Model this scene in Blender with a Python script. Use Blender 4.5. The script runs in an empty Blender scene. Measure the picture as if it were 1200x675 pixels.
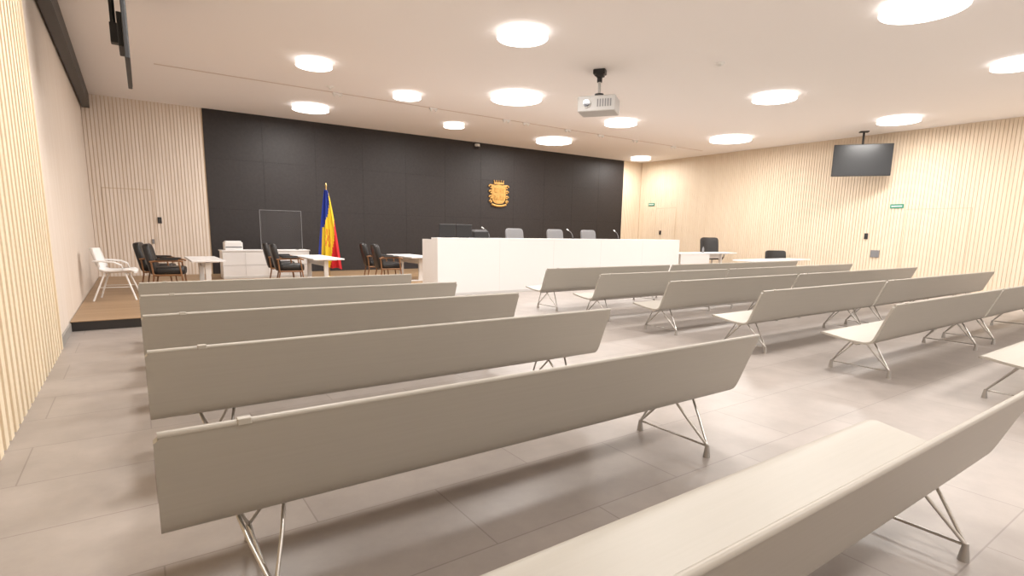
import bpy, math, random
from mathutils import Vector, Matrix
random.seed(4)
scn=bpy.context.scene
COL=bpy.context.collection
scn.view_settings.view_transform='Standard'
scn.view_settings.look='None'
H=4.612; YB=17.383; XR=19.093; XL=-0.808; YN=-3.6; ZP=0.14; YD=10.86

# ---------------------------------------------------------------- materials
def mat(name,col,rough=.5,metal=0,emis=None,es=0,trans=0,alpha=None,spec=None):
    m=bpy.data.materials.new(name);m.use_nodes=True
    b=m.node_tree.nodes['Principled BSDF']
    b.inputs['Base Color'].default_value=(*col,1)
    b.inputs['Roughness'].default_value=rough
    b.inputs['Metallic'].default_value=metal
    if spec is not None: b.inputs['Specular IOR Level'].default_value=spec
    if emis: 
        b.inputs['Emission Color'].default_value=(*emis,1);b.inputs['Emission Strength'].default_value=es
    if trans: b.inputs['Transmission Weight'].default_value=trans
    if alpha is not None: b.inputs['Alpha'].default_value=alpha
    return m
def vary(m,c1,c2,scale=(1,1,1),nscale=3,detail=6,bump=0,bscale=None,rough=None):
    """noise driven two-tone colour (+optional bump)"""
    nt=m.node_tree;N=nt.nodes;L=nt.links;b=N['Principled BSDF']
    tc=N.new('ShaderNodeTexCoord');mp=N.new('ShaderNodeMapping');mp.inputs['Scale'].default_value=scale
    L.new(tc.outputs['Object'],mp.inputs[0])
    no=N.new('ShaderNodeTexNoise');no.inputs['Scale'].default_value=nscale;no.inputs['Detail'].default_value=detail
    L.new(mp.outputs[0],no.inputs['Vector'])
    r=N.new('ShaderNodeValToRGB');r.color_ramp.elements[0].position=.3;r.color_ramp.elements[1].position=.7
    r.color_ramp.elements[0].color=(*c1,1);r.color_ramp.elements[1].color=(*c2,1)
    L.new(no.outputs['Fac'],r.inputs[0]);L.new(r.outputs[0],b.inputs['Base Color'])
    if bump:
        bp=N.new('ShaderNodeBump');bp.inputs['Strength'].default_value=bump;bp.inputs['Distance'].default_value=.01
        L.new(no.outputs['Fac'],bp.inputs['Height']);L.new(bp.outputs[0],b.inputs['Normal'])
    return r
M={}
M['ceil']=mat('ceiling_paint',(.92,.885,.875),.9)
M['white']=mat('white_laminate',(.86,.85,.85),.35)
M['whitep']=mat('white_plastic',(.84,.83,.82),.4)
M['wood']=mat('pale_wood_slat',(.8,.70,.57),.55); vary(M['wood'],(.78,.65,.495),(.83,.71,.56),(1,1,.12),6)
M['woodback']=mat('pale_wood_backing',(.70,.56,.41),.7)
M['woodl']=mat('left_wood_slat',(.82,.72,.62),.5); vary(M['woodl'],(.80,.70,.61),(.85,.76,.68),(1,1,.12),6)  # less yellow than the other slats: cool light on the left is put into the colour
M['woodlb']=mat('left_wood_backing',(.64,.52,.42),.7)
M['woodn']=mat('near_wood_slat',(.82,.68,.48),.5); vary(M['woodn'],(.84,.71,.51),(.90,.79,.60),(1,1,.12),6)
M['woodnb']=mat('near_wood_core',(.52,.32,.16),.7)
M['black']=mat('black_panel',(.02,.017,.018),.55)
vary(M['black'],(.016,.012,.012),(.023,.018,.018),(1,1,1),14,8,.1)
M['blackseam']=mat('black_seam',(.010,.008,.008),.8)
M['bench']=mat('bench_laminate',(.46,.43,.38),.42)
M['chrome']=mat('satin_steel',(.55,.53,.50),.3,.9)
M['foot']=mat('foot_steel',(.42,.40,.38),.4,.7)
M['leather']=mat('black_leather',(.018,.016,.016),.38)
M['armwood']=mat('arm_wood',(.42,.20,.08),.4); vary(M['armwood'],(.20,.09,.04),(.29,.145,.06),(1,1,1),8)
M['dark']=mat('dark_plastic',(.02,.02,.022),.45)
M['screen']=mat('tv_screen',(.03,.032,.035),.28)
M['greyp']=mat('grey_plastic',(.22,.22,.23),.5)
M['gold']=mat('gilded_wood',(.62,.36,.10),.4,.25); vary(M['gold'],(.5,.27,.07),(.72,.44,.14),(1,1,1),18,bump=.4)
M['blue']=mat('flag_blue',(.015,.035,.28),.8)
M['yellow']=mat('flag_yellow',(.85,.60,.03),.8)
M['red']=mat('flag_red',(.65,.02,.03),.8)
M['polew']=mat('pole_brass',(.6,.42,.18),.3,.8)
M['glass']=mat('plexiglass',(.25,.25,.26),.5,alpha=.08,spec=.0)
M['lit']=mat('lamp_diffuser',(1,1,1),.5,emis=(1,.97,.93),es=6)
M['litside']=mat('lamp_side',(.9,.88,.87),.5,emis=(1,.94,.89),es=2.0)
M['trackc']=mat('track_channel',(.66,.56,.51),.6)
M['projw']=mat('projector_white',(.52,.51,.50),.4)
M['green']=mat('exit_green',(.05,.30,.20),.5)
M['riser']=mat('dark_riser',(.022,.018,.016),.6)
M['base']=mat('grey_baseboard',(.30,.28,.26),.5)
M['joint']=mat('white_joint',(.68,.67,.66),.5)
M['lens']=mat('lens_glass',(.03,.03,.05),.08)
# bench: very fine streaks along the extrusion
nt=M['bench'].node_tree;N=nt.nodes;L=nt.links;b=N['Principled BSDF']
tc=N.new('ShaderNodeTexCoord');mp=N.new('ShaderNodeMapping');mp.inputs['Scale'].default_value=(.4,14,14)
L.new(tc.outputs['Object'],mp.inputs[0]);no=N.new('ShaderNodeTexNoise');no.inputs['Scale'].default_value=5;no.inputs['Detail'].default_value=8
L.new(mp.outputs[0],no.inputs['Vector']);r=N.new('ShaderNodeValToRGB')
r.color_ramp.elements[0].position=.25;r.color_ramp.elements[1].position=.75
r.color_ramp.elements[0].color=(.376,.348,.303,1);r.color_ramp.elements[1].color=(.393,.365,.322,1)
L.new(no.outputs['Fac'],r.inputs[0]);L.new(r.outputs[0],b.inputs['Base Color'])
bpn=N.new('ShaderNodeBump');bpn.inputs['Strength'].default_value=.03;bpn.inputs['Distance'].default_value=.003
L.new(no.outputs['Fac'],bpn.inputs['Height']);L.new(bpn.outputs[0],b.inputs['Normal'])
# floor tiles
M['floor']=mat('concrete_tile',(.4,.36,.33),.38,spec=.5)
nt=M['floor'].node_tree;N=nt.nodes;L=nt.links;b=N['Principled BSDF']
tc=N.new('ShaderNodeTexCoord')
br=N.new('ShaderNodeTexBrick');br.inputs['Scale'].default_value=1;br.inputs['Brick Width'].default_value=1.3;br.inputs['Row Height'].default_value=.65
br.inputs['Mortar Size'].default_value=.004;br.offset=.5
br.inputs['Color1'].default_value=(.355,.313,.287,1);br.inputs['Color2'].default_value=(.385,.342,.315,1);br.inputs['Mortar'].default_value=(.265,.23,.21,1)
L.new(tc.outputs['Object'],br.inputs['Vector'])
no=N.new('ShaderNodeTexNoise');no.inputs['Scale'].default_value=2.2;no.inputs['Detail'].default_value=9;no.inputs['Roughness'].default_value=.65
L.new(tc.outputs['Object'],no.inputs['Vector'])
r=N.new('ShaderNodeValToRGB');r.color_ramp.elements[0].position=.3;r.color_ramp.elements[1].position=.7
r.color_ramp.elements[0].color=(.84,.84,.84,1);r.color_ramp.elements[1].color=(1.07,1.07,1.07,1)
L.new(no.outputs['Fac'],r.inputs[0])
mx=N.new('ShaderNodeMix');mx.data_type='RGBA';mx.blend_type='MULTIPLY';mx.inputs['Factor'].default_value=1
L.new(br.outputs['Color'],mx.inputs[6]);L.new(r.outputs[0],mx.inputs[7]);L.new(mx.outputs[2],b.inputs['Base Color'])
# wood platform
M['plank']=mat('oak_plank',(.42,.27,.15),.45)
nt=M['plank'].node_tree;N=nt.nodes;L=nt.links;b=N['Principled BSDF']
tc=N.new('ShaderNodeTexCoord');br=N.new('ShaderNodeTexBrick');br.inputs['Scale'].default_value=1
br.inputs['Brick Width'].default_value=1.8;br.inputs['Row Height'].default_value=.18;br.inputs['Mortar Size'].default_value=.004
br.inputs['Color1'].default_value=(.31,.20,.11,1);br.inputs['Color2'].default_value=(.38,.25,.145,1);br.inputs['Mortar'].default_value=(.18,.1,.05,1)
L.new(tc.outputs['Object'],br.inputs['Vector']);L.new(br.outputs['Color'],b.inputs['Base Color'])

# ---------------------------------------------------------------- mesh builder
class MB:
    def __init__(s): s.v=[];s.f=[];s.m=[];s.sm=[];s.mats=[]
    def mi(s,k):
        if k not in s.mats: s.mats.append(k)
        return s.mats.index(k)
    def add(s,vs,fs,k,smooth=False,T=None):
        o=len(s.v)
        for p in vs:
            p=Vector(p)
            if T is not None: p=T@p
            s.v.append(tuple(p))
        i=s.mi(k)
        for f in fs: s.f.append([o+a for a in f]);s.m.append(i);s.sm.append(smooth)
    def box(s,lo,hi,k,T=None,bev=0):
        x0,y0,z0=lo;x1,y1,z1=hi
        if bev<=0:
            s.add([(x0,y0,z0),(x1,y0,z0),(x1,y1,z0),(x0,y1,z0),(x0,y0,z1),(x1,y0,z1),(x1,y1,z1),(x0,y1,z1)],
              [(0,3,2,1),(4,5,6,7),(0,1,5,4),(1,2,6,5),(2,3,7,6),(3,0,4,7)],k,T=T);return
        c=[(x0,y0),(x1,y0),(x1,y1),(x0,y1)];poly=[]
        for (cx,cy),(sx,sy),a0 in zip(c,[(1,1),(-1,1),(-1,-1),(1,-1)],[180,270,0,90]):
            for j in range(4):
                a=math.radians(a0+30*j);poly.append((cx+sx*bev+bev*math.cos(a),cy+sy*bev+bev*math.sin(a)))
        cxm=(x0+x1)/2;cym=(y0+y1)/2;n=len(poly)
        def ring(z,ins): 
            return [(x+(-ins if x>cxm else ins),y+(-ins if y>cym else ins),z) for x,y in poly]
        h=bev*.5
        rs=ring(z0,h)+ring(z0+h,0)+ring(z1-h,0)+ring(z1,h)
        fs=[tuple(range(n-1,-1,-1)),tuple(range(3*n,4*n))]
        for q in range(3):
            for j in range(n): fs.append((q*n+j,q*n+(j+1)%n,(q+1)*n+(j+1)%n,(q+1)*n+j))
        s.add(rs,fs,k,T=T)
    def tube(s,pts,r,k,n=8,T=None,caps=True,smooth=True):
        P=[Vector(p) for p in pts];rad=r if isinstance(r,(list,tuple)) else [r]*len(P)
        d=(P[1]-P[0]).normalized();up=Vector((0,0,1)) if abs(d.z)<.9 else Vector((1,0,0))
        a=d.cross(up).normalized();vs=[];fs=[]
        for i,p in enumerate(P):
            if i==0: t=(P[1]-P[0])
            elif i==len(P)-1: t=P[-1]-P[-2]
            else: t=(P[i+1]-P[i]).normalized()+(P[i]-P[i-1]).normalized()
            t.normalize();a=(a-t*a.dot(t)).normalized();c=t.cross(a)
            for j in range(n):
                th=2*math.pi*j/n;vs.append(p+(a*math.cos(th)+c*math.sin(th))*rad[i])
        for i in range(len(P)-1):
            for j in range(n): fs.append((i*n+j,i*n+(j+1)%n,(i+1)*n+(j+1)%n,(i+1)*n+j))
        s.add(vs,fs,k,smooth,T)
        if caps: s.add(vs[:n],[tuple(range(n-1,-1,-1))],k,False,T);s.add(vs[-n:],[tuple(range(n))],k,False,T)
    def cyl(s,c,r,z0,z1,k,n=32,T=None,r2=None):
        s.tube([(c[0],c[1],z0),(c[0],c[1],z1)],[r,r2 if r2 is not None else r],k,n,T)
    def pad(s,c,sz,k,T=None,e=.35,nu=20,nv=12,bow=None):
        vs=[];fs=[]
        sg=lambda v,p: math.copysign(abs(v)**p,v)
        for i in range(nv+1):
            ph=-math.pi/2+math.pi*i/nv
            for j in range(nu):
                th=2*math.pi*j/nu
                x=sg(math.cos(ph),e)*sg(math.cos(th),e);y=sg(math.cos(ph),e)*sg(math.sin(th),e);z=sg(math.sin(ph),e)
                p=[c[0]+x*sz[0]/2,c[1]+y*sz[1]/2,c[2]+z*sz[2]/2]
                if bow: p=list(bow(x,y,z,p))
                vs.append(p)
        for i in range(nv):
            for j in range(nu): fs.append((i*nu+j,i*nu+(j+1)%nu,(i+1)*nu+(j+1)%nu,(i+1)*nu+j))
        s.add(vs,fs,k,True,T)
    def loft(s,secs,k,smooth=True,T=None,caps=True):
        n=len(secs[0]);vs=[p for q in secs for p in q];fs=[]
        for i in range(len(secs)-1):
            for j in range(n): fs.append((i*n+j,i*n+(j+1)%n,(i+1)*n+(j+1)%n,(i+1)*n+j))
        s.add(vs,fs,k,smooth,T)
        if caps: s.add(secs[0],[tuple(range(n-1,-1,-1))],k,False,T);s.add(secs[-1],[tuple(range(n))],k,False,T)
    def prism(s,poly,y0,y1,k,T=None):
        n=len(poly);vs=[(x,y0,z) for x,z in poly]+[(x,y1,z) for x,z in poly]
        fs=[tuple(range(n)),tuple(range(2*n-1,n-1,-1))]
        for j in range(n): fs.append((j,n+j,n+(j+1)%n,(j+1)%n))
        s.add(vs,fs,k,T=T)
    def obj(s,name,loc=(0,0,0),rot=0,parent=None,sc=1):
        me=bpy.data.meshes.new(name);me.from_pydata(s.v,[],s.f)
        for k in s.mats: me.materials.append(M[k])
        me.polygons.foreach_set('material_index',s.m);me.polygons.foreach_set('use_smooth',s.sm);me.update()
        import bmesh
        bm=bmesh.new();bm.from_mesh(me);bmesh.ops.recalc_face_normals(bm,faces=bm.faces);bm.to_mesh(me);bm.free()
        o=bpy.data.objects.new(name,me);COL.objects.link(o);o.location=loc;o.rotation_euler=(0,0,rot);o.scale=(sc,sc,sc)
        if parent: o.parent=parent
        return o
def inst(o,loc,rot=0,name=None):
    n=bpy.data.objects.new(name or o.name.split('.')[0],o.data);COL.objects.link(n);n.location=loc;n.rotation_euler=(0,0,rot);n.scale=o.scale;return n

# ---------------------------------------------------------------- room
def simple(name,lo,hi,k):
    b=MB();b.box(lo,hi,k);return b.obj(name)
simple('floor',(XL-.3,YN-.3,-.2),(XR+.3,YB+.3,0),'floor')
simple('ceiling',(XL-.3,YN-.3,H),(XR+.3,YB+.3,H+.2),'ceil')
wl=simple('wall_left',(XL-.3,YN-.3,0),(XL-.04,YB+.3,H),'woodlb')
wr=simple('wall_right',(XR+.02,YN-.3,0),(XR+.3,YB+.3,H),'woodback')
wb=simple('wall_back',(XL-.3,YB+.02,0),(XR+.3,YB+.3,H),'woodback')
simple('wall_rear',(XL-.3,YN-.3,0),(XR+.3,YN,H),'ceil')
# left wall slats
b=MB();y=YN+.02
b.box((XL-.042,YN,0),(XL-.038,8.2,H),'woodnb')
while y<7.98:
    b.box((XL-.038,y,0.0),(XL+.0,y+.10,H),'woodnb');b.box((XL+.0,y-.003,0.0),(XL+.026,y+.103,H),'woodn');y+=.19
b.box((XL-.04,8.08,0),(XL+.026,8.16,H),'woodn')
b.obj('slats_near',parent=wl)
b=MB();y=8.2
while y<YB-.02:
    b.box((XL-.04,y,0),(XL,y+.062,H),'woodl');y+=.08
b.obj('slats_far',parent=wl)
b=MB();y=YN+.02
while y<YB-.02:
    b.box((XR+.006,y,0),(XR+.02,y+.074,H),'wood');y+=.088
b.obj('slats',parent=wr)
b=MB();x=XL+.01
while x<1.72:
    b.box((x,YB+.004,0),(x+.062,YB+.02,H),'woodl');x+=.08
x=17.98
while x<XR-.02:
    b.box((x,YB+.004,0),(x+.062,YB+.02,H),'wood');x+=.08
b.obj('slats',parent=wb)
# black panelled part of back wall
b=MB();X0,X1=1.786,17.956
b.box((X0,YB-.008,0),(X1,YB+.03,H),'blackseam')
nc=11;w=(X1-X0)/nc;zs=[0,1.95,3.32,H]
for i in range(nc):
    for a,c in zip(zs[:-1],zs[1:]):
        b.box((X0+i*w+.003,YB-.012,a+.003),(X0+(i+1)*w-.003,YB-.007,c-.003 if c<H else H),'black')
b.obj('black_panelling',parent=wb)
# baseboard and housing
simple('baseboard_left',(XL,8.17,0),(XL+.02,9.38,.12),'base')
simple('trim_1',(XL+.028,YN+.01,4.27),(XL+.18,YB-.05,H-.002),'dark')
# platform
b=MB()
b.box((XL+.01,9.41,.0),(4.2,YB-.02,ZP-.010),'riser');b.box((XL+.01,9.40,ZP-.012),(4.2,YB-.02,ZP),'plank')
b.box((4.2,YD,.0),(18.6,YB-.02,ZP-.010),'riser');b.box((4.2,YD-.0,ZP-.012),(18.6,YB-.02,ZP),'plank')
b.obj('floor_platform')
# flush doors
def doorframe(b,ax,c0,c1,zt,w0,t=.016,m_='woodback'):
    for lo,hi in (((c0,0),(c0+t*.5,zt)),((c1-t*.5,0),(c1,zt)),((c0,zt-t),(c1,zt))):
        if ax=='x': b.box((lo[0],w0-.006,lo[1]+.0),(hi[0],w0+.002,hi[1]),m_)
        else: b.box((w0-.004,lo[0],lo[1]),(w0+.004,hi[0],hi[1]),m_)
b=MB();doorframe(b,'x',-.56,.52,2.39,YB);b.box((.40,YB-.03,.98),(.46,YB-.002,1.10),'greyp',bev=.01);b.obj('door_1')
b=MB();doorframe(b,'y',5.27,6.85,2.33,XR);b.obj('door_2')
b=MB();doorframe(b,'y',15.3,16.4,2.6,XR);b.obj('door_3')
def plate(name,lo,hi,k): 
    b=MB();b.box(lo,hi,k,bev=.006);return b.obj(name)
plate('light_switch',(.57,YB-.022,1.52),(.66,YB+.002,1.68),'dark')
plate('light_switch',(XR-.022,7.80,1.42),(XR+.004,7.90,1.60),'dark')
plate('socket_box',(XR-.03,7.42,.86),(XR+.004,7.66,1.08),'greyp')
plate('light_switch',(XR-.022,16.05,1.45),(XR+.004,16.15,1.62),'dark')
for y0,z0 in ((6.92,2.36),(16.5,2.70)):
    b=MB();b.box((XR-.02,y0,z0),(XR+.004,y0+.36,z0+.12),'green',bev=.008);b.box((XR-.024,y0+.04,z0+.045),(XR-.02,y0+.32,z0+.075),'whitep');b.obj('exit_sign')

# ---------------------------------------------------------------- ceiling lights
def lamp(x,y,d,power):
    b=MB();r=d/2
    b.tube([(0,0,0),(0,0,-.10)],[r*.97,r],'litside',48,caps=False)
    b.tube([(0,0,-.10),(0,0,-.104)],[r,r*.985],'litside',48,caps=False)
    b.cyl((0,0),r*.985,-.104,-.102,'lit',48)
    o=b.obj('ceiling_light',(x,y,H))
    l=bpy.data.lights.new('lamp','AREA');l.shape='DISK';l.size=d*.96;l.energy=power;l.color=(1,.962,.918)
    lo=bpy.data.objects.new('lamp',l);COL.objects.link(lo);lo.parent=o;lo.location=(0,0,-.112)
for x,y,d in [(5.37,7.55,.82),(9.04,3.35,1.03),(3.10,11.22,.67),(4.08,15.24,.92),(5.54,12.42,.65),(8.13,14.87,.62),(7.64,10.94,1.2),
  (12.14,15.09,1.23),(11.62,11.45,.91),(17.6,16.1,.8),(16.28,11.06,1.29),(12.20,7.25,.94),(16.97,6.53,.99),(13.2,3.3,.78),
  (1.0,7.3,.9),(1.2,3.3,.9),(5.2,3.2,.9),(2.0,-1,.9),(6.5,-1,.9),(11,-1,.9),(16,-1,.9),(17.6,2.2,.9)]:
    lamp(x,y,d,(106 if x>4 else 94)*(d/.9))

# ceiling track with spots
b=MB();b.box((.6,13.36,-.005),(18,13.42,-.001),'trackc')
for x in (4.1,6.6,8.9,9.6,11.2,12.6,14.2,16.2):
    b.box((x,13.35,-.045),(x+.22,13.43,-.005),'whitep',bev=.01)
    b.tube([(x+.05,13.39,-.045),(x+.03,13.37,-.08)],.028,'whitep',10);b.tube([(x+.17,13.39,-.045),(x+.19,13.37,-.08)],.028,'whitep',10)
b.obj('ceiling_spot_track',(0,0,H))
for x,y in ((9.2,6.6),(3.9,12.9)):
    b=MB();b.cyl((0,0),.07,-.03,0,'whitep',20,r2=.09);b.cyl((0,0),.03,-.06,-.03,'whitep',12);b.obj('smoke_detector',(x,y,H))

# ---------------------------------------------------------------- benches
def bench(Lx,legs,clips):
    b=MB()
    ctrl=[(0,.80),(.03,.725),(.065,.635),(.10,.54),(.13,.46),(.155,.415),(.19,.392),(.25,.385),(.35,.39),(.45,.402),(.55,.418),(.62,.430),(.655,.430),(.675,.420),(.682,.405)]
    P=[Vector((p[0],p[1])) for p in ctrl];Q=[]
    for i in range(len(P)-1):
        p0=P[max(i-1,0)];p1=P[i];p2=P[i+1];p3=P[min(i+2,len(P)-1)]
        for t in [j/3 for j in range(3)]:
            Q.append(.5*((2*p1)+(p2-p0)*t+(2*p0-5*p1+4*p2-p3)*t*t+(3*p1-p0-3*p2+p3)*t**3))
    Q.append(P[-1])
    S=[0]
    for i in range(1,len(Q)): S.append(S[-1]+(Q[i]-Q[i-1]).length)
    th=.011;secs=[];R=.09
    for i,q in enumerate(Q):
        t=(Q[min(i+1,len(Q)-1)]-Q[max(i-1,0)]).normalized();n=Vector((-t.y,t.x))
        e=S[-1]-S[i];ins=0
        if e<R: ins=R-math.sqrt(max(0,R*R-(R-e)**2))
        e2=S[i]
        if e2<.02: ins=max(ins,.02-math.sqrt(max(0,.0004-(.02-e2)**2)))
        ins=min(ins,R*.95)
        a=q+n*th;c=q-n*th
        secs.append([(ins,a.x,a.y),(Lx-ins,a.x,a.y),(Lx-ins,c.x,c.y),(ins,c.x,c.y)])
    n=len(secs);top=[];bot=[]
    for s_ in secs: top+=[s_[0],s_[1]];bot+=[s_[3],s_[2]]
    fs=[(2*i,2*i+1,2*i+3,2*i+2) for i in range(n-1)]
    b.add(top,fs,'bench',True);b.add(bot,fs,'bench',True)
    for side in (0,1):
        vs=[]
        for s_ in secs: vs+=[s_[side],s_[3-side]]
        b.add(vs,fs,'bench',False)
    b.add(secs[0],[(0,1,2,3)],'bench');b.add(secs[-1],[(0,1,2,3)],'bench')
    b.tube([(.012,-.001,.803),(Lx-.012,-.001,.803)],.0125,'bench',10)
    b.tube([(.15,.36,.355),(Lx-.15,.36,.355)],.027,'chrome',12)
    for c in clips:
        b.box((c-.022,-.017,.796),(c+.022,.015,.819),'bench',bev=.004)
    for lx in legs:
        b.box((lx-.13,.29,.372),(lx+.13,.43,.384),'foot')
        for fy,sg in ((.09,1),(.67,-1)):
            b.cyl((lx,fy),.024,0,.03,'foot',14,r2=.02);b.cyl((lx,fy),.02,.03,.085,'foot',14,r2=.012)
            for dx in (-.10,.10):
                b.tube([(lx,fy,.075),(lx+dx*.6,fy+sg*.13,.24),(lx+dx,fy+sg*.235,.375)],.0085,'chrome',8)
        b.tube([(lx,.09,.075),(lx,.67,.075)],.0075,'chrome',8)
    return b
D0=.5816;DY=1.369
bl=bench(3.354,(.34,3.016),(.26,)).obj('waiting_bench',(0,D0,0))
for i in range(1,6): inst(bl,(0,D0+i*DY,0))
b1=bench(3.38,(.34,3.04),(.26,)).obj('waiting_bench',(6.07,.8,0))
b2=bench(5.18,(.34,2.6,4.84),(.26,)).obj('waiting_bench',(9.52,.8,0))
for i in range(1,6): inst(b1,(6.07,.8+i*DY,0));inst(b2,(9.52,.8+i*DY,0))

# ---------------------------------------------------------------- judges' desk
b=MB();x0,x1=5.5,13.75
b.box((x0,YD-.045,0),(x1,YD-.005,1.26),'white',bev=.004)
b.box((x0,YD-.005,ZP),(x0+.04,YD+.72,1.26),'white')
b.box((x1-.04,YD-.005,ZP),(x1,YD+.72,1.26),'white')
b.box((x0,YD-.045,1.26),(x1,YD+.26,1.30),'white',bev=.006)
b.box((x0+.04,YD,.92),(x1-.04,YD+.72,.96),'white')
for i in range(1,5):
    xx=x0+i*(x1-x0)/5;b.box((xx-.02,YD,ZP),(xx+.02,YD+.6,.92),'white')
    b.box((xx-.0015,YD-.0465,.02),(xx+.0015,YD-.044,1.25),'joint')
b.box((x0+.0,YD-.047,0),(x1,YD-.044,.05),'joint')
b.obj('judges_desk')

def office(seatz,top,k='leather'):
    b=MB()
    for i in range(5):
        a=2*math.pi*i/5;b.tube([(0,0,.10),(.27*math.cos(a),.27*math.sin(a),.065)],[.03,.018],'dark',8)
        b.pad((.28*math.cos(a),.28*math.sin(a),.03),(.06,.05,.06),'dark',e=.8,nu=10,nv=6)
    b.cyl((0,0),.028,.08,seatz-.05,'chrome',12)
    b.pad((0,.02,seatz),(.56,.50,.11),k)
    T=Matrix.Translation((0,-.24,seatz+.02))@Matrix.Rotation(math.radians(8),4,'X')
    hh=top-seatz-.02
    b.pad((0,0,hh/2+.02),(.60,.09,hh),k,T=T,e=.3,bow=lambda x,y,z,p:(p[0],p[1]+.05*x*x,p[2]))
    for sx in (-1,1):
        b.tube([(sx*.28,-.2,seatz+.18),(sx*.31,-.05,seatz+.21),(sx*.31,.18,seatz+.2),(sx*.28,.2,seatz+.02),(sx*.2,.15,seatz-.03)],.018,'dark',8)
    return b
oc=office(.62,1.40,'greyp').obj('judge_chair',(8.9,12.45,ZP),math.pi)
inst(oc,(10.38,12.45,ZP),math.pi);inst(oc,(11.72,12.45,ZP),math.pi)
oc2=office(.5,1.22).obj('office_chair',(17.4,12.2,ZP),math.pi-.5);oc2.scale=(1.15,1.15,1)
oc3=office(.45,.95).obj('office_chair',(18.35,10.2,0),math.pi-.6);oc3.scale=(1.2,1.15,1)

# equipment on desk
b=MB()
for i,(x,w_) in enumerate(((0,.40),(.43,.40))):
    b.box((x,.02,.02),(x+w_,.05,.30),'dark',bev=.008);b.box((x+w_/2-.03,.05,.0),(x+w_/2+.03,.07,.18),'dark');b.box((x+w_/2-.1,.0,-.0),(x+w_/2+.1,.16,.012),'dark')
b.obj('desktop_monitor_pair',(5.60,YD+.03,1.30))
b=MB();b.box((-.2,-.1,0),(.2,.12,.15),'dark',bev=.02);b.box((-.16,-.06,.15),(.16,.1,.19),'greyp',bev=.01);b.obj('desk_phone_console',(6.68,YD+.12,1.30))
def mic(x,y,z,dx):
    b=MB();b.cyl((0,0),.05,0,.02,'dark',16)
    b.tube([(0,0,.02),(dx*.1,0,.10),(dx*.35,0,.17),(dx*.75,0,.22)],.008,'greyp',8);b.tube([(dx*.75,0,.22),(dx*1.0,0,.25)],.016,'whitep',8)
    b.obj('gooseneck_microphone',(x,y,z))
mic(6.98,YD+.15,1.30,-.22);mic(9.6,YD+.15,1.30,-.22);mic(11.3,YD+.15,1.30,-.2)

# tables
def table(lx,ly,h,panel=None):
    b=MB();b.box((0,0,h-.035),(lx,ly,h),'white',bev=.008)
    long_y=ly>lx
    for t in (.14,.86):
        if long_y: 
            cy=ly*t;b.box((lx*.5-.05,cy-.03,.03),(lx*.5+.05,cy+.03,h-.03),'whitep',bev=.008);b.box((lx*.1,cy-.035,0),(lx*.9,cy+.035,.03),'whitep',bev=.008)
            b.box((lx*.15,cy-.03,h-.06),(lx*.85,cy+.03,h-.035),'whitep')
        else:
            cx=lx*t;b.box((cx-.03,ly*.5-.05,.03),(cx+.03,ly*.5+.05,h-.03),'whitep',bev=.008);b.box((cx-.035,ly*.1,0),(cx+.035,ly*.9,.03),'whitep',bev=.008)
            b.box((cx-.03,ly*.15,h-.06),(cx+.03,ly*.85,h-.035),'whitep')
    if long_y: b.box((lx*.5-.012,ly*.14,h-.2),(lx*.5+.012,ly*.86,h-.06),'white')
    else: b.box((lx*.14,ly*.5-.012,h-.2),(lx*.86,ly*.5+.012,h-.06),'white')
    if panel: b.box((panel[0],0.02,h-.34),(panel[1],.04,h-.035),'white')
    return b
table(.62,1.9,.62).obj('white_table',(.94,12.85,ZP))
table(.72,2.1,.62).obj('white_table',(3.38,12.9,ZP))
table(.7,1.7,.64).obj('white_table',(5.78,12.8,ZP))
table(3.0,.7,.74,(.05,1.5)).obj('white_table',(14.05,10.98,ZP))
table(3.2,.7,.75).obj('white_table',(14.7,8.9,0))
b=MB();b.tube([(0,0,0),(0,0,.14),(0,0,.17),(0,0,.2)],[.035,.035,.015,.014],'greyp',12);b.obj('water_bottle',(15.6,11.3,ZP+.74))

# low cabinet
b=MB();b.box((1.82,15.5,ZP),(3.95,16.05,.84),'white',bev=.004);b.box((1.80,15.47,.84),(3.97,16.08,.87),'white',bev=.006)
for i in range(1,4): b.box((1.82+i*.53-.004,15.495,ZP+.05),(1.82+i*.53+.004,15.50,.82),'joint')
b.box((1.84,15.497,.48),(3.93,15.50,.486),'base')
b.box((1.82,15.49,ZP),(3.95,15.5,ZP+.06),'joint');b.obj('low_cabinet')
b=MB();b.box((0,0,0),(.42,.35,.2),'whitep',bev=.02);b.box((.02,-.01,.06),(.40,.0,.09),'greyp');b.box((.03,.03,.2),(.39,.32,.23),'whitep',bev=.01);b.obj('desktop_printer',(1.9,15.6,.87))
# plexiglass guard
b=MB()
b.add([(0,0,.04),(1.06,0,.04),(1.06,0,1.04),(0,0,1.04)],[(0,1,2,3)],'glass')
for lo,hi in (((0,-.006,.0),(.012,.014,1.05)),((1.048,-.006,.0),(1.06,.014,1.05)),((0,-.006,1.038),(1.06,.014,1.05))): b.box(lo,hi,'greyp')
for x in (.15,.9): b.box((x,-.12,0),(x+.02,.13,.015),'greyp')
b.obj('plexiglass_guard',(2.78,15.72,.87))

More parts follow.
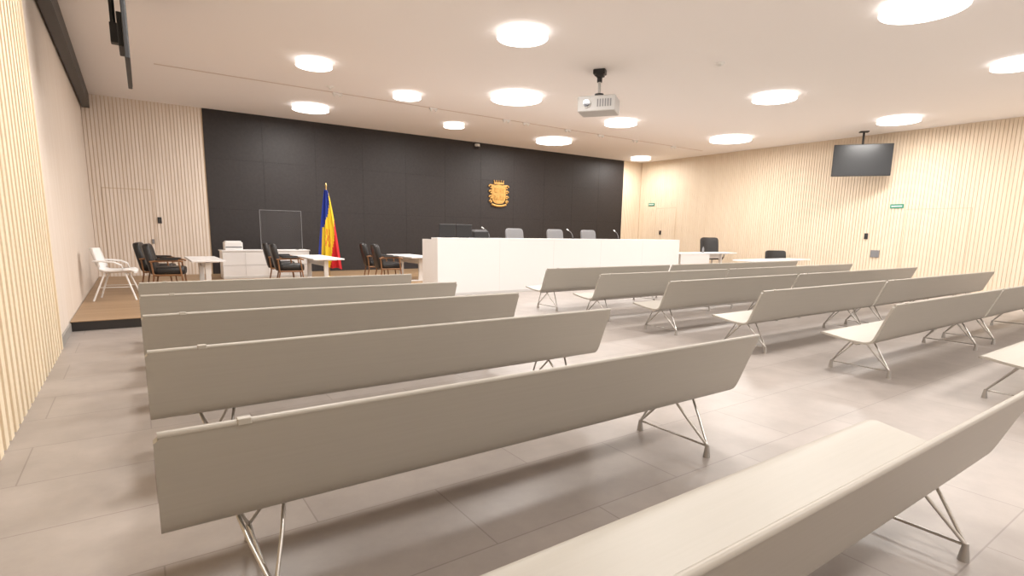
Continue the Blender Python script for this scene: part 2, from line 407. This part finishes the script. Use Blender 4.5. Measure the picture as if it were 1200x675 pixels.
# flag
b=MB();b.cyl((0,0),.17,0,.04,'polew',28,r2=.13);b.cyl((0,0),.018,.04,2.42,'polew',12)
b.pad((0,0,2.46),(.05,.05,.12),'polew',e=1,nu=12,nv=8)
nu,nv=44,26;vs=[];fcs={'blue':[],'yellow':[],'red':[]}
for j in range(nv+1):
    t=j/nv;z=2.34-t*2.02
    wd=.06+.58*(t**.75)
    for i in range(nu+1):
        s_=i/nu
        x=.0+wd*(s_-.42)*1.05; y=-.03-.045*(.3+t)*(1+math.sin(s_*math.pi*7+.6*t))-.02*math.sin(s_*17)
        x+=.02*t*math.cos(s_*math.pi*7)
        zz=z+ (s_-.3)*-.16*t + .03*math.sin(s_*9)*t
        vs.append((x,y,zz))
for j in range(nv):
    for i in range(nu):
        t=j/nv;s_=i/nu
        a1=.14+.9*max(0,.5-t)/.5; a2=1.3-.85*t
        k='blue' if s_<a1 else ('yellow' if s_<a2 else 'red')
        if k=='yellow' and .48<t<.70 and .32<s_<.62 and (i//2+j)%3!=0: k='red' if (i+j)%2 else 'yellow'
        fcs[k].append((j*(nu+1)+i,j*(nu+1)+i+1,(j+1)*(nu+1)+i+1,(j+1)*(nu+1)+i))
for k,f in fcs.items(): b.add(vs,f,k,True)
fo=b.obj('national_flag',(4.36,15.1,ZP),-.6)

# coat of arms
b=MB()
def shield(w,h,cx,cz,n=10):
    p=[(cx-w/2,cz+h/2),(cx-w*.25,cz+h*.46),(cx,cz+h/2),(cx+w*.25,cz+h*.46),(cx+w/2,cz+h/2)]
    for i in range(n+1):
        a=i/n;p.append((cx+w/2*math.cos(a*math.pi/2)**.6 if a<1 else cx, cz-h*.05-h*.45*math.sin(a*math.pi/2)))
    q=[(2*cx-x,z) for x,z in p[5:-1]][::-1]
    return p+q
b.prism(shield(.62,.70,0,-.02),-.04,0,'gold')
b.prism(shield(.52,.60,0,-.02),-.055,-.035,'gold')
for sx in (-1,1):
    for sz in (.12,-.14):
        b.box((sx*.125-.09,-.075,sz-.09),(sx*.125+.09,-.05,sz+.09),'gold',bev=.02)
        for q in (-.04,.04): b.tube([(sx*.125+q,-.08,sz-.07),(sx*.125+q,-.08,sz+.07)],.014,'gold',8)
    for zc,rr in ((.24,.08),(.05,.07),(-.14,.07),(-.3,.06)):
        pts=[(sx*(.36+rr*math.cos(a)*(1-a/9)),-.03,zc+rr*math.sin(a)*(1-a/9)) for a in [k_*.6 for k_ in range(10)]]
        b.tube(pts,.028,'gold',8)
b.tube([(-.32,-.04,-.40),(-.12,-.06,-.45),(.12,-.06,-.45),(.32,-.04,-.40)],.04,'gold',10)
b.box((-.22,-.06,.34),(.22,0,.40),'gold',bev=.015)
for i in range(5):
    x=-.18+.09*i;b.tube([(x,-.03,.38),(x*1.15,-.03,.45)],[.03,.012],'gold',8);b.pad((x*1.15,-.03,.465),(.045,.04,.045),'gold',e=1,nu=10,nv=6)
b.obj('coat_of_arms',(11.38,YB-.016,2.86))
b=MB();b.cyl((0,0),.07,-.02,.06,'whitep',20);b.pad((0,0,-.05),(.13,.13,.13),'dark',e=1);b.box((-.07,0,.0),(.07,.12,.08),'whitep',bev=.015);b.obj('security_camera',(10.4,YB-.14,4.47))

# ---------------------------------------------------------------- visitor armchair faces +x
b=MB()
b.pad((.02,0,.42),(.56,.52,.17),'leather')
T=Matrix.Translation((-.25,0,.38))@Matrix.Rotation(math.radians(-12),4,'Y')
b.pad((0,0,.28),(.14,.56,.62),'leather',T=T,e=.35,bow=lambda x,y,z,p:(p[0]-.03*(1-y*y)+.02,p[1]*(1-.06*max(z,0)),p[2]))
for sy in (-.30,.30):
    b.tube([(.27,sy,0),(.24,sy,.3),(.20,sy,.60)],.016,'armwood',8)
    b.tube([(-.30,sy,0),(-.24,sy,.3),(-.27,sy,.60)],.016,'armwood',8)
    b.tube([(.28,sy,.60),(.20,sy,.625),(0,sy,.63),(-.2,sy,.62),(-.30,sy,.61)],[.016,.02,.021,.02,.016],'armwood',8)
    b.pad((0,sy,.65),(.40,.065,.035),'leather',e=.5)
    b.tube([(.24,sy,.34),(-.24,sy,.34)],.018,'armwood',8)
b.tube([(.2,-.30,.33),(.2,.30,.33)],.016,'armwood',8);b.tube([(-.2,-.30,.33),(-.2,.30,.33)],.016,'armwood',8)
ac=b.obj('leather_armchair',(.56,13.1,ZP),-.15)
for x,y,r in ((.42,14.1,-.2),(2.95,13.3,-.15),(2.98,14.3,-.2),(5.32,13.2,-.15),(5.36,14.15,-.2)): inst(ac,(x,y,ZP),r)

# white shell chair
def shell():
    b=MB()
    pr=[(.26,.42),(.22,.445),(.12,.44),(0,.43),(-.10,.43),(-.17,.455),(-.215,.52),(-.245,.62),(-.27,.72),(-.285,.79)]
    wd=[.42,.46,.48,.48,.47,.47,.48,.49,.47,.38];secs=[]
    for (x,z),w_ in zip(pr,wd):
        row=[]
        for j in range(11):
            t=-1+2*j/10;row.append((x+(.07*t*t if z>.5 else 0),w_/2*t,z+(.035*t*t if z<.5 else 0)))
        secs.append(row+[(p[0]-(.022 if z>.5 else 0),p[1],p[2]-(.025 if z<=.5 else 0)) for p in row[::-1]])
    b.loft(secs,'whitep')
    for sy in (-1,1):
        b.tube([(.14,sy*.15,.41),(.27,sy*.25,0)],.013,'whitep',8);b.tube([(-.12,sy*.15,.41),(-.27,sy*.25,0)],.013,'whitep',8)
        secs=[]
        for q in ((-.235,.24,.60),(-.12,.265,.60),(.03,.27,.585),(.12,.26,.54),(.14,.24,.46)):
            x,y,z=q;secs.append([(x,sy*(y-.02),z-.012),(x,sy*(y+.02),z-.012),(x,sy*(y+.02),z+.012),(x,sy*(y-.02),z+.012)])
        b.loft(secs,'whitep')
    b.tube([(.14,-.15,.405),(.14,.15,.405)],.01,'whitep',8);b.tube([(-.12,-.15,.405),(-.12,.15,.405)],.01,'whitep',8)
    b.tube([(.19,-.2,.2),(-.2,-.2,.2)],.006,'whitep',6);b.tube([(.19,.2,.2),(-.2,.2,.2)],.006,'whitep',6)
    return b
sc_=shell().obj('white_shell_chair',(-.30,12.0,ZP),-.15,sc=1.15)

# ---------------------------------------------------------------- projector
b=MB()
b.box((-.37,-.27,-.17),(.37,.27,.12),'projw',bev=.03)
b.cyl((0,0),.085,0,.05,'projw',24,T=Matrix.Translation((-.18,-.25,-.02))@Matrix.Rotation(math.pi/2,4,'X'))
b.cyl((0,0),.065,.04,.07,'lens',24,T=Matrix.Translation((-.18,-.25,-.02))@Matrix.Rotation(math.pi/2,4,'X'))
for i in range(6): b.box((.02+i*.05,-.275,-.09),(.045+i*.05,-.268,.05),'greyp')
for i in range(5): b.box((-.374,-.18+i*.07,-.09),(-.368,-.14+i*.07,.05),'greyp')
for q in ((-.2,-.15),(.2,-.15),(-.2,.15),(.2,.15)): b.tube([(q[0],q[1],.1),(0,0,.19)],.012,'dark',6)
b.cyl((0,0),.09,.17,.20,'dark',16);b.cyl((0,0),.028,.18,.56,'projw',14);b.cyl((0,0),.05,.42,.5,'dark',14);b.box((-.12,-.1,.56),(.12,.1,.65),'dark',bev=.02);b.box((-.06,-.14,.5),(.1,.0,.56),'dark',bev=.02)
b.obj('ceiling_projector',(7.77,8.28,H-.65),-.95)

# ---------------------------------------------------------------- TVs
def tv(w_,h_,drop):
    b=MB()
    b.box((-w_/2,-.025,-h_/2),(w_/2,.025,h_/2),'dark',bev=.01);b.box((-w_/2+.02,-.029,-h_/2+.03),(w_/2-.02,-.024,h_/2-.02),'screen')
    b.box((-.25,.025,-.2),(.25,.08,.2),'dark',bev=.01);b.tube([(0,.12,-.1),(0,.12,drop)],.03,'dark',12);b.box((-.06,.06,-.12),(.06,.16,.12),'dark',bev=.01)
    b.box((-.12,.02,drop-.03),(.12,.22,drop),'dark',bev=.01)
    return b
tv(1.55,.93,H-3.76).obj('ceiling_television',(18.2,7.85,3.76),math.atan2(-.815,.578))
tv(1.75,.95,H-3.84).obj('ceiling_television',(.12,8.9,3.84),math.atan2(1,0.015))

# ---------------------------------------------------------------- world, camera
w=bpy.data.worlds.new('w');scn.world=w;w.use_nodes=True
w.node_tree.nodes['Background'].inputs[0].default_value=(.9,.92,1,1);w.node_tree.nodes['Background'].inputs[1].default_value=.3
r0=Vector((0.821886,-0.569398,0.017003));r1=Vector((0.078223,0.142374,0.986717));r2=r0.cross(r1)
cam=bpy.data.cameras.new('camera');co=bpy.data.objects.new('camera',cam);COL.objects.link(co)
cam.sensor_width=36;cam.lens=632.97/1200*36;cam.shift_y=37.97/1200;cam.clip_start=.02
m=Matrix(((r0.x,r1.x,r2.x,0),(r0.y,r1.y,r2.y,0),(r0.z,r1.z,r2.z,1.452),(0,0,0,1)))
co.matrix_world=m
scn.camera=co
